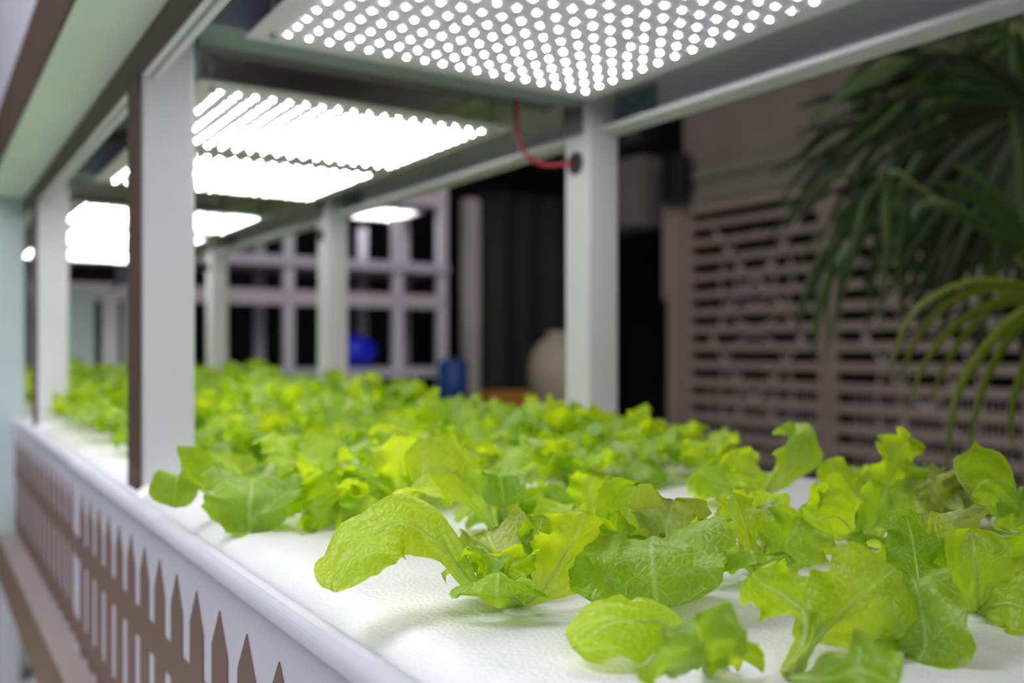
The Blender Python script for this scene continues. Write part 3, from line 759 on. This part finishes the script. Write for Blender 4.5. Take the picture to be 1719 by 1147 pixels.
# basin past the bed
bs = P('basin', M['white'], None, lambda bm: lathe(bm, (1.50, 2.25, -.34), [(.001, 0), (.20, 0), (.23, .02), (.27, .12), (.285, .135), (.275, .14), (.25, .12), (.21, .02), (.001, .015)], 40))
tag(bs, 'white round basin with dark rim band just past the right side of the bed', 'basin')
rim = P('rim_band', M['black'], None, lambda bm: lathe(bm, (1.50, 2.25, -.34), [(.272, .100), (.290, .125), (.294, .136), (.286, .140)], 40)); rim.parent = bs; rim['label'] = 'black rim'
stand = box('side_table', M['drape'], None, 1.18, 1.83, 1.92, 2.58, -.39, -.341, .005); tag(stand, 'dark low table holding the white basin', 'table')
for ax, ay in ((1.20, 1.94), (1.77, 1.94), (1.20, 2.52), (1.77, 2.52)):
    o = box('leg', M['drape'], None, ax, ax+.04, ay, ay+.04, -1.02, -.39, .003); o.parent = stand

# ---------------------------------------------------------------- gate on the right
GX = 4.46
def gate(y0, y1, label, seed):
    root = thing('louvred_gate', label, 'gate', (GX, (y0+y1)/2, -1.02), 'louvred gate leaves')
    for a in (y0, y1-.05):
        box('stile', M['gate'], root, GX-.03, GX+.03, a, a+.05, -1.02, .985, .005)
    box('rail', M['gate'], root, GX-.025, GX+.025, y0+.05, y1-.05, .92, .985, .004)
    box('rail', M['gate'], root, GX-.025, GX+.025, y0+.05, y1-.05, -1.02, -.94, .004)
    z = .86
    while z > -.92:
        P('slat', M['gate'], root, lambda bm: prism(bm, [(GX-.028, z-.044), (GX-.022, z-.049), (GX+.010, z+.000), (GX+.004, z+.005)], 'y', y0+.05, y1-.05))
        z -= .117
    # lattice behind
    def lat(bm):
        x = GX+.034
        yy = y0+.12
        while yy < y1-.11:
            tube(bm, [(x, yy, -.92), (x, yy, -.25)], .004, 5); yy += .032
        for c in ((y0+y1)/2,):
            for s in (-1, 1):
                for zc, hh in ((.45, .42), (-.30, .42)):
                    pts = []
                    for k in range(17):
                        t = k/16*2-1
                        pts.append((x-.01, c+s*(.40*t), zc+hh*t*abs(t)**.4))
                    tube(bm, pts, .012, 6)
            for rr in (.16, .30):
                tube(bm, [(x-.005, c+rr*math.cos(a*PI/12), -.28+rr*1.25*math.sin(a*PI/12)) for a in range(25)], .009, 6, cap=False)
                tube(bm, [(x-.005, c+rr*math.cos(a*PI/12), .45+rr*math.sin(a*PI/12)) for a in range(25)], .009, 6, cap=False)
    P('lattice', M['lattice'], root, lat)
gate(3.55, 4.72, 'brown louvred gate leaf left of the palm with a lattice behind its slats', 1)
gate(2.36, 3.535, 'brown louvred gate leaf mostly hidden behind the palm leaves', 2)
pc = P('gate_post', M['gate'], None, lambda bm: (bx(bm, GX-.08, GX+.02, 4.725, 4.84, -1.02, 1.0, .01), bx(bm, GX-.07, GX+.04, 4.84, 4.90, .35, 1.15, .01)))
tag(pc, 'grey brown gate post at the left end of the louvred gate', 'post')
sp = P('loudspeaker', M['black'], None, lambda bm: bx(bm, GX-.18, GX-.05, 4.62, 4.80, .99, 1.32, .01))
tag(sp, 'small black box speaker mounted at the corner above the gate', 'speaker')
gb = thing('wall_cabinet', 'dim grey metal cabinet hanging above the black doorway', 'cabinet', (4.5, 5.6, .85))
box('cabinet_body', M['greybox'], gb, 4.30, 4.55, 5.02, 5.65, .88, 1.38, .01)
box('cabinet_door', M['greybox'], gb, 4.285, 4.30, 5.03, 5.64, .89, 1.37, .004)
br = P('awning_roll', M['black'], None, lambda bm: (tube(bm, [(4.35, 5.0, 1.55), (4.35, 5.9, 1.55)], .10, 14), bx(bm, 4.30, 4.40, 5.2, 5.35, 1.38, 1.5)))
tag(br, 'black rolled awning in shadow above the grey cabinet', 'awning')

# ---------------------------------------------------------------- palm on the right
def blade_into(bm, pts, w, fold=.35, mi=0, nu=18, side=None, turn=.6):
    uvl = bm.loops.layers.uv.verify(); grid = []
    for i in range(nu+1):
        s = i/nu; p = spline(pts, s); t = (spline(pts, min(1, s+.03))-spline(pts, max(0, s-.03))).normalized()
        sd = side if side else (t.cross(FW)*1.0+Vector((0, 0, 1)).cross(t)*turn)
        sd = sd-t*sd.dot(t)
        if sd.length < 1e-4: sd = t.orthogonal()
        sd.normalize(); n = sd.cross(t)
        ww = w*(min(1, .35+s*3))*(1-s**3.2)**.8+.0004
        row = []
        for v in (-1, -.5, 0, .5, 1): row.append((bm.verts.new(p+sd*v*ww+n*abs(v)*ww*fold), (.5+.5*v, s)))
        grid.append(row)
    for i in range(nu):
        for j in range(4):
            q = (grid[i][j], grid[i][j+1], grid[i+1][j+1], grid[i+1][j]); f = bm.faces.new([a[0] for a in q]); f.smooth = True; f.material_index = mi
            for lp, a in zip(f.loops, q): lp[uvl].uv = a[1]
palm = thing('potted_palm', 'tall lady palm with drooping fan leaves at the right edge', 'palm', (1.95, .62, -1.02))
def frond(hub, blades, mat, w):
    def f(bm):
        for b in blades: blade_into(bm, [at(*q) for q in b], w*random.Random(len(b)+int(b[-1][0])).uniform(.85, 1.15), turn=random.Random(int(b[-1][0]*7)).uniform(-.9, .9))
        h = at(*hub); base = Vector((1.95+random.Random(int(hub[0])).uniform(-.05, .05), .62, -.85))
        m = (h+base)/2+Vector((.12, 0, .25))
        tube(bm, [spline([base, m, h+Vector((.03, -.02, -.01)), h], k/12) for k in range(13)], .005, 6, 1)
    return P('frond', [mat, M['stem']], palm, f)
frond((1775, 505, 1.36), [
    [(1770, 500, 1.36), (1690, 470, 1.36), (1600, 480, 1.35), (1525, 535, 1.35), (1492, 640, 1.35)],
    [(1770, 502, 1.36), (1690, 483, 1.34), (1610, 500, 1.32), (1545, 560, 1.31), (1505, 655, 1.30)],
    [(1770, 508, 1.36), (1700, 505, 1.32), (1620, 535, 1.29), (1560, 600, 1.27), (1523, 685, 1.27)],
    [(1770, 512, 1.36), (1715, 525, 1.31), (1650, 590, 1.27), (1605, 670, 1.25), (1590, 790, 1.25)],
    [(1770, 515, 1.36), (1722, 540, 1.30), (1670, 610, 1.26), (1640, 690, 1.24), (1628, 755, 1.24)],
    [(1772, 518, 1.36), (1745, 560, 1.31), (1712, 640, 1.27), (1698, 700, 1.26), (1702, 756, 1.26)],
    [(1770, 505, 1.36), (1705, 495, 1.40), (1650, 530, 1.44), (1590, 610, 1.46), (1560, 680, 1.46)],
    [(1775, 500, 1.36), (1770, 420, 1.4), (1800, 380, 1.45), (1860, 420, 1.5)],
    [(1775, 510, 1.36), (1800, 560, 1.32), (1810, 640, 1.3), (1800, 720, 1.3)],
], PALMY, .0068)
frond((1735, 415, 1.75), [
    [(1735, 415, 1.75), (1690, 370, 1.74), (1640, 330, 1.73), (1570, 305, 1.72)],
    [(1735, 415, 1.75), (1700, 350, 1.75), (1650, 300, 1.75), (1595, 272, 1.75)],
    [(1735, 415, 1.75), (1690, 400, 1.72), (1610, 350, 1.70), (1555, 340, 1.70), (1530, 370, 1.7)],
    [(1735, 415, 1.75), (1725, 340, 1.75), (1715, 250, 1.75), (1700, 180, 1.75)],
    [(1735, 415, 1.75), (1700, 430, 1.7), (1660, 470, 1.7), (1650, 530, 1.7)],
], PALM, .016)
frond((1500, 300, 1.75), [
    [(1500, 300, 1.75), (1490, 340, 1.73), (1492, 400, 1.72), (1488, 480, 1.72)],
    [(1500, 300, 1.75), (1460, 330, 1.73), (1440, 390, 1.72), (1420, 470, 1.72)],
    [(1500, 300, 1.75), (1440, 350, 1.73), (1400, 430, 1.72), (1385, 560, 1.72)],
    [(1500, 300, 1.75), (1430, 380, 1.74), (1370, 450, 1.75), (1335, 570, 1.75)],
    [(1500, 300, 1.75), (1440, 400, 1.74), (1385, 480, 1.75), (1365, 600, 1.75)],
    [(1500, 300, 1.75), (1520, 360, 1.75), (1510, 430, 1.75), (1515, 500, 1.75)],
    [(1500, 300, 1.75), (1450, 370, 1.76), (1420, 440, 1.77), (1405, 520, 1.77)],
], PALM, .011)
rp = random.Random(8)
def fan(hx, hy, d, a0, a1, n, ln, mat, w, droop=90):
    bl = []
    for i in range(n):
        a = R(a0+(a1-a0)*i/(n-1)+rp.uniform(-5, 5)); l = ln*rp.uniform(.75, 1.1); dd = rp.uniform(-.12, .12)
        pts = []
        for k in range(5):
            t = k/4; pts.append((hx+math.cos(a)*l*t, hy-math.sin(a)*l*t+droop*t*t*rp.uniform(.8, 1.2), d+dd*t))
        bl.append(pts)
    frond((hx, hy, d), bl, mat, w)
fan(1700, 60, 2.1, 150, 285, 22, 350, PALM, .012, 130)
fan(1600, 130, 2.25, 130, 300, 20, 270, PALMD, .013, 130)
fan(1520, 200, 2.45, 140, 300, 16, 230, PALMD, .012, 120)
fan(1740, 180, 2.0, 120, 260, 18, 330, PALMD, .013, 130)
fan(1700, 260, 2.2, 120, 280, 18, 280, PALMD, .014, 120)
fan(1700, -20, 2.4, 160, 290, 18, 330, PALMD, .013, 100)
fan(1500, 300, 2.3, 170, 300, 12, 210, PALM, .009, 110)
P('plant_pot', M['pot'], palm, lambda bm: lathe(bm, (1.95, .62, -1.02), [(.001, 0), (.13, 0), (.17, .24), (.185, .24), (.185, .28), (.165, .28), (.16, .23), (.001, .23)], 32))
P('soil', M['soil'], palm, lambda bm: lathe(bm, (1.95, .62, -.785), [(.001, .006), (.155, 0)], 24))

# ---------------------------------------------------------------- lights
def area(name, loc, tgt, sx, sy, power, col):
    l = bpy.data.lights.new(name, 'AREA'); l.shape = 'RECTANGLE'; l.size = sx; l.size_y = sy; l.energy = power; l.color = col
    o = bpy.data.objects.new(name, l); C.objects.link(o); o.location = loc
    o.rotation_euler = (Vector(tgt)-Vector(loc)).to_track_quat('-Z', 'Y').to_euler(); return o
area('aisle_ceiling_light', (-.9, 1.2, 1.9), (.1, 1.1, -.3), 1.0, 3.0, 78, (.95, .95, 1))
area('front_fill', (-.5, -1.3, 1.1), (.5, 1.0, .1), 1.6, 1.2, 18, (.97, .94, 1))  # unseen fill added behind the camera to offset green bounce on posts and bars
area('yard_light', (2.6, 1.0, 2.4), (4.4, 4.0, 0), .8, .8, 23, (1, .86, .74))
area('far_rack_fill', (2.2, 4.2, 2.4), (2.4, 6.0, 0), .8, .8, 24, (1, .95, 1))  # added fill without a fixture, brightens the background rack and its trays
w = bpy.data.worlds.new('World'); bpy.context.scene.world = w; w.use_nodes = True
w.node_tree.nodes['Background'].inputs[0].default_value = (.9, .92, 1, 1); w.node_tree.nodes['Background'].inputs[1].default_value = .02

# ---------------------------------------------------------------- camera
cd = bpy.data.cameras.new('camera'); cam = bpy.data.objects.new('camera', cd); C.objects.link(cam)
cam.location = (0, 0, 0); cam.rotation_euler = (PI/2, 0, -YAW)
cd.sensor_width = 36; cd.lens = F/1719*36; cd.shift_y = 14.5/1719; cd.clip_start = .01
cd.dof.use_dof = True; cd.dof.focus_distance = .55; cd.dof.aperture_fstop = 4.2
s = bpy.context.scene; s.camera = cam
s.view_settings.view_transform = 'Standard'; s.view_settings.look = 'None'; s.view_settings.gamma = 1
s.view_settings.exposure = .1
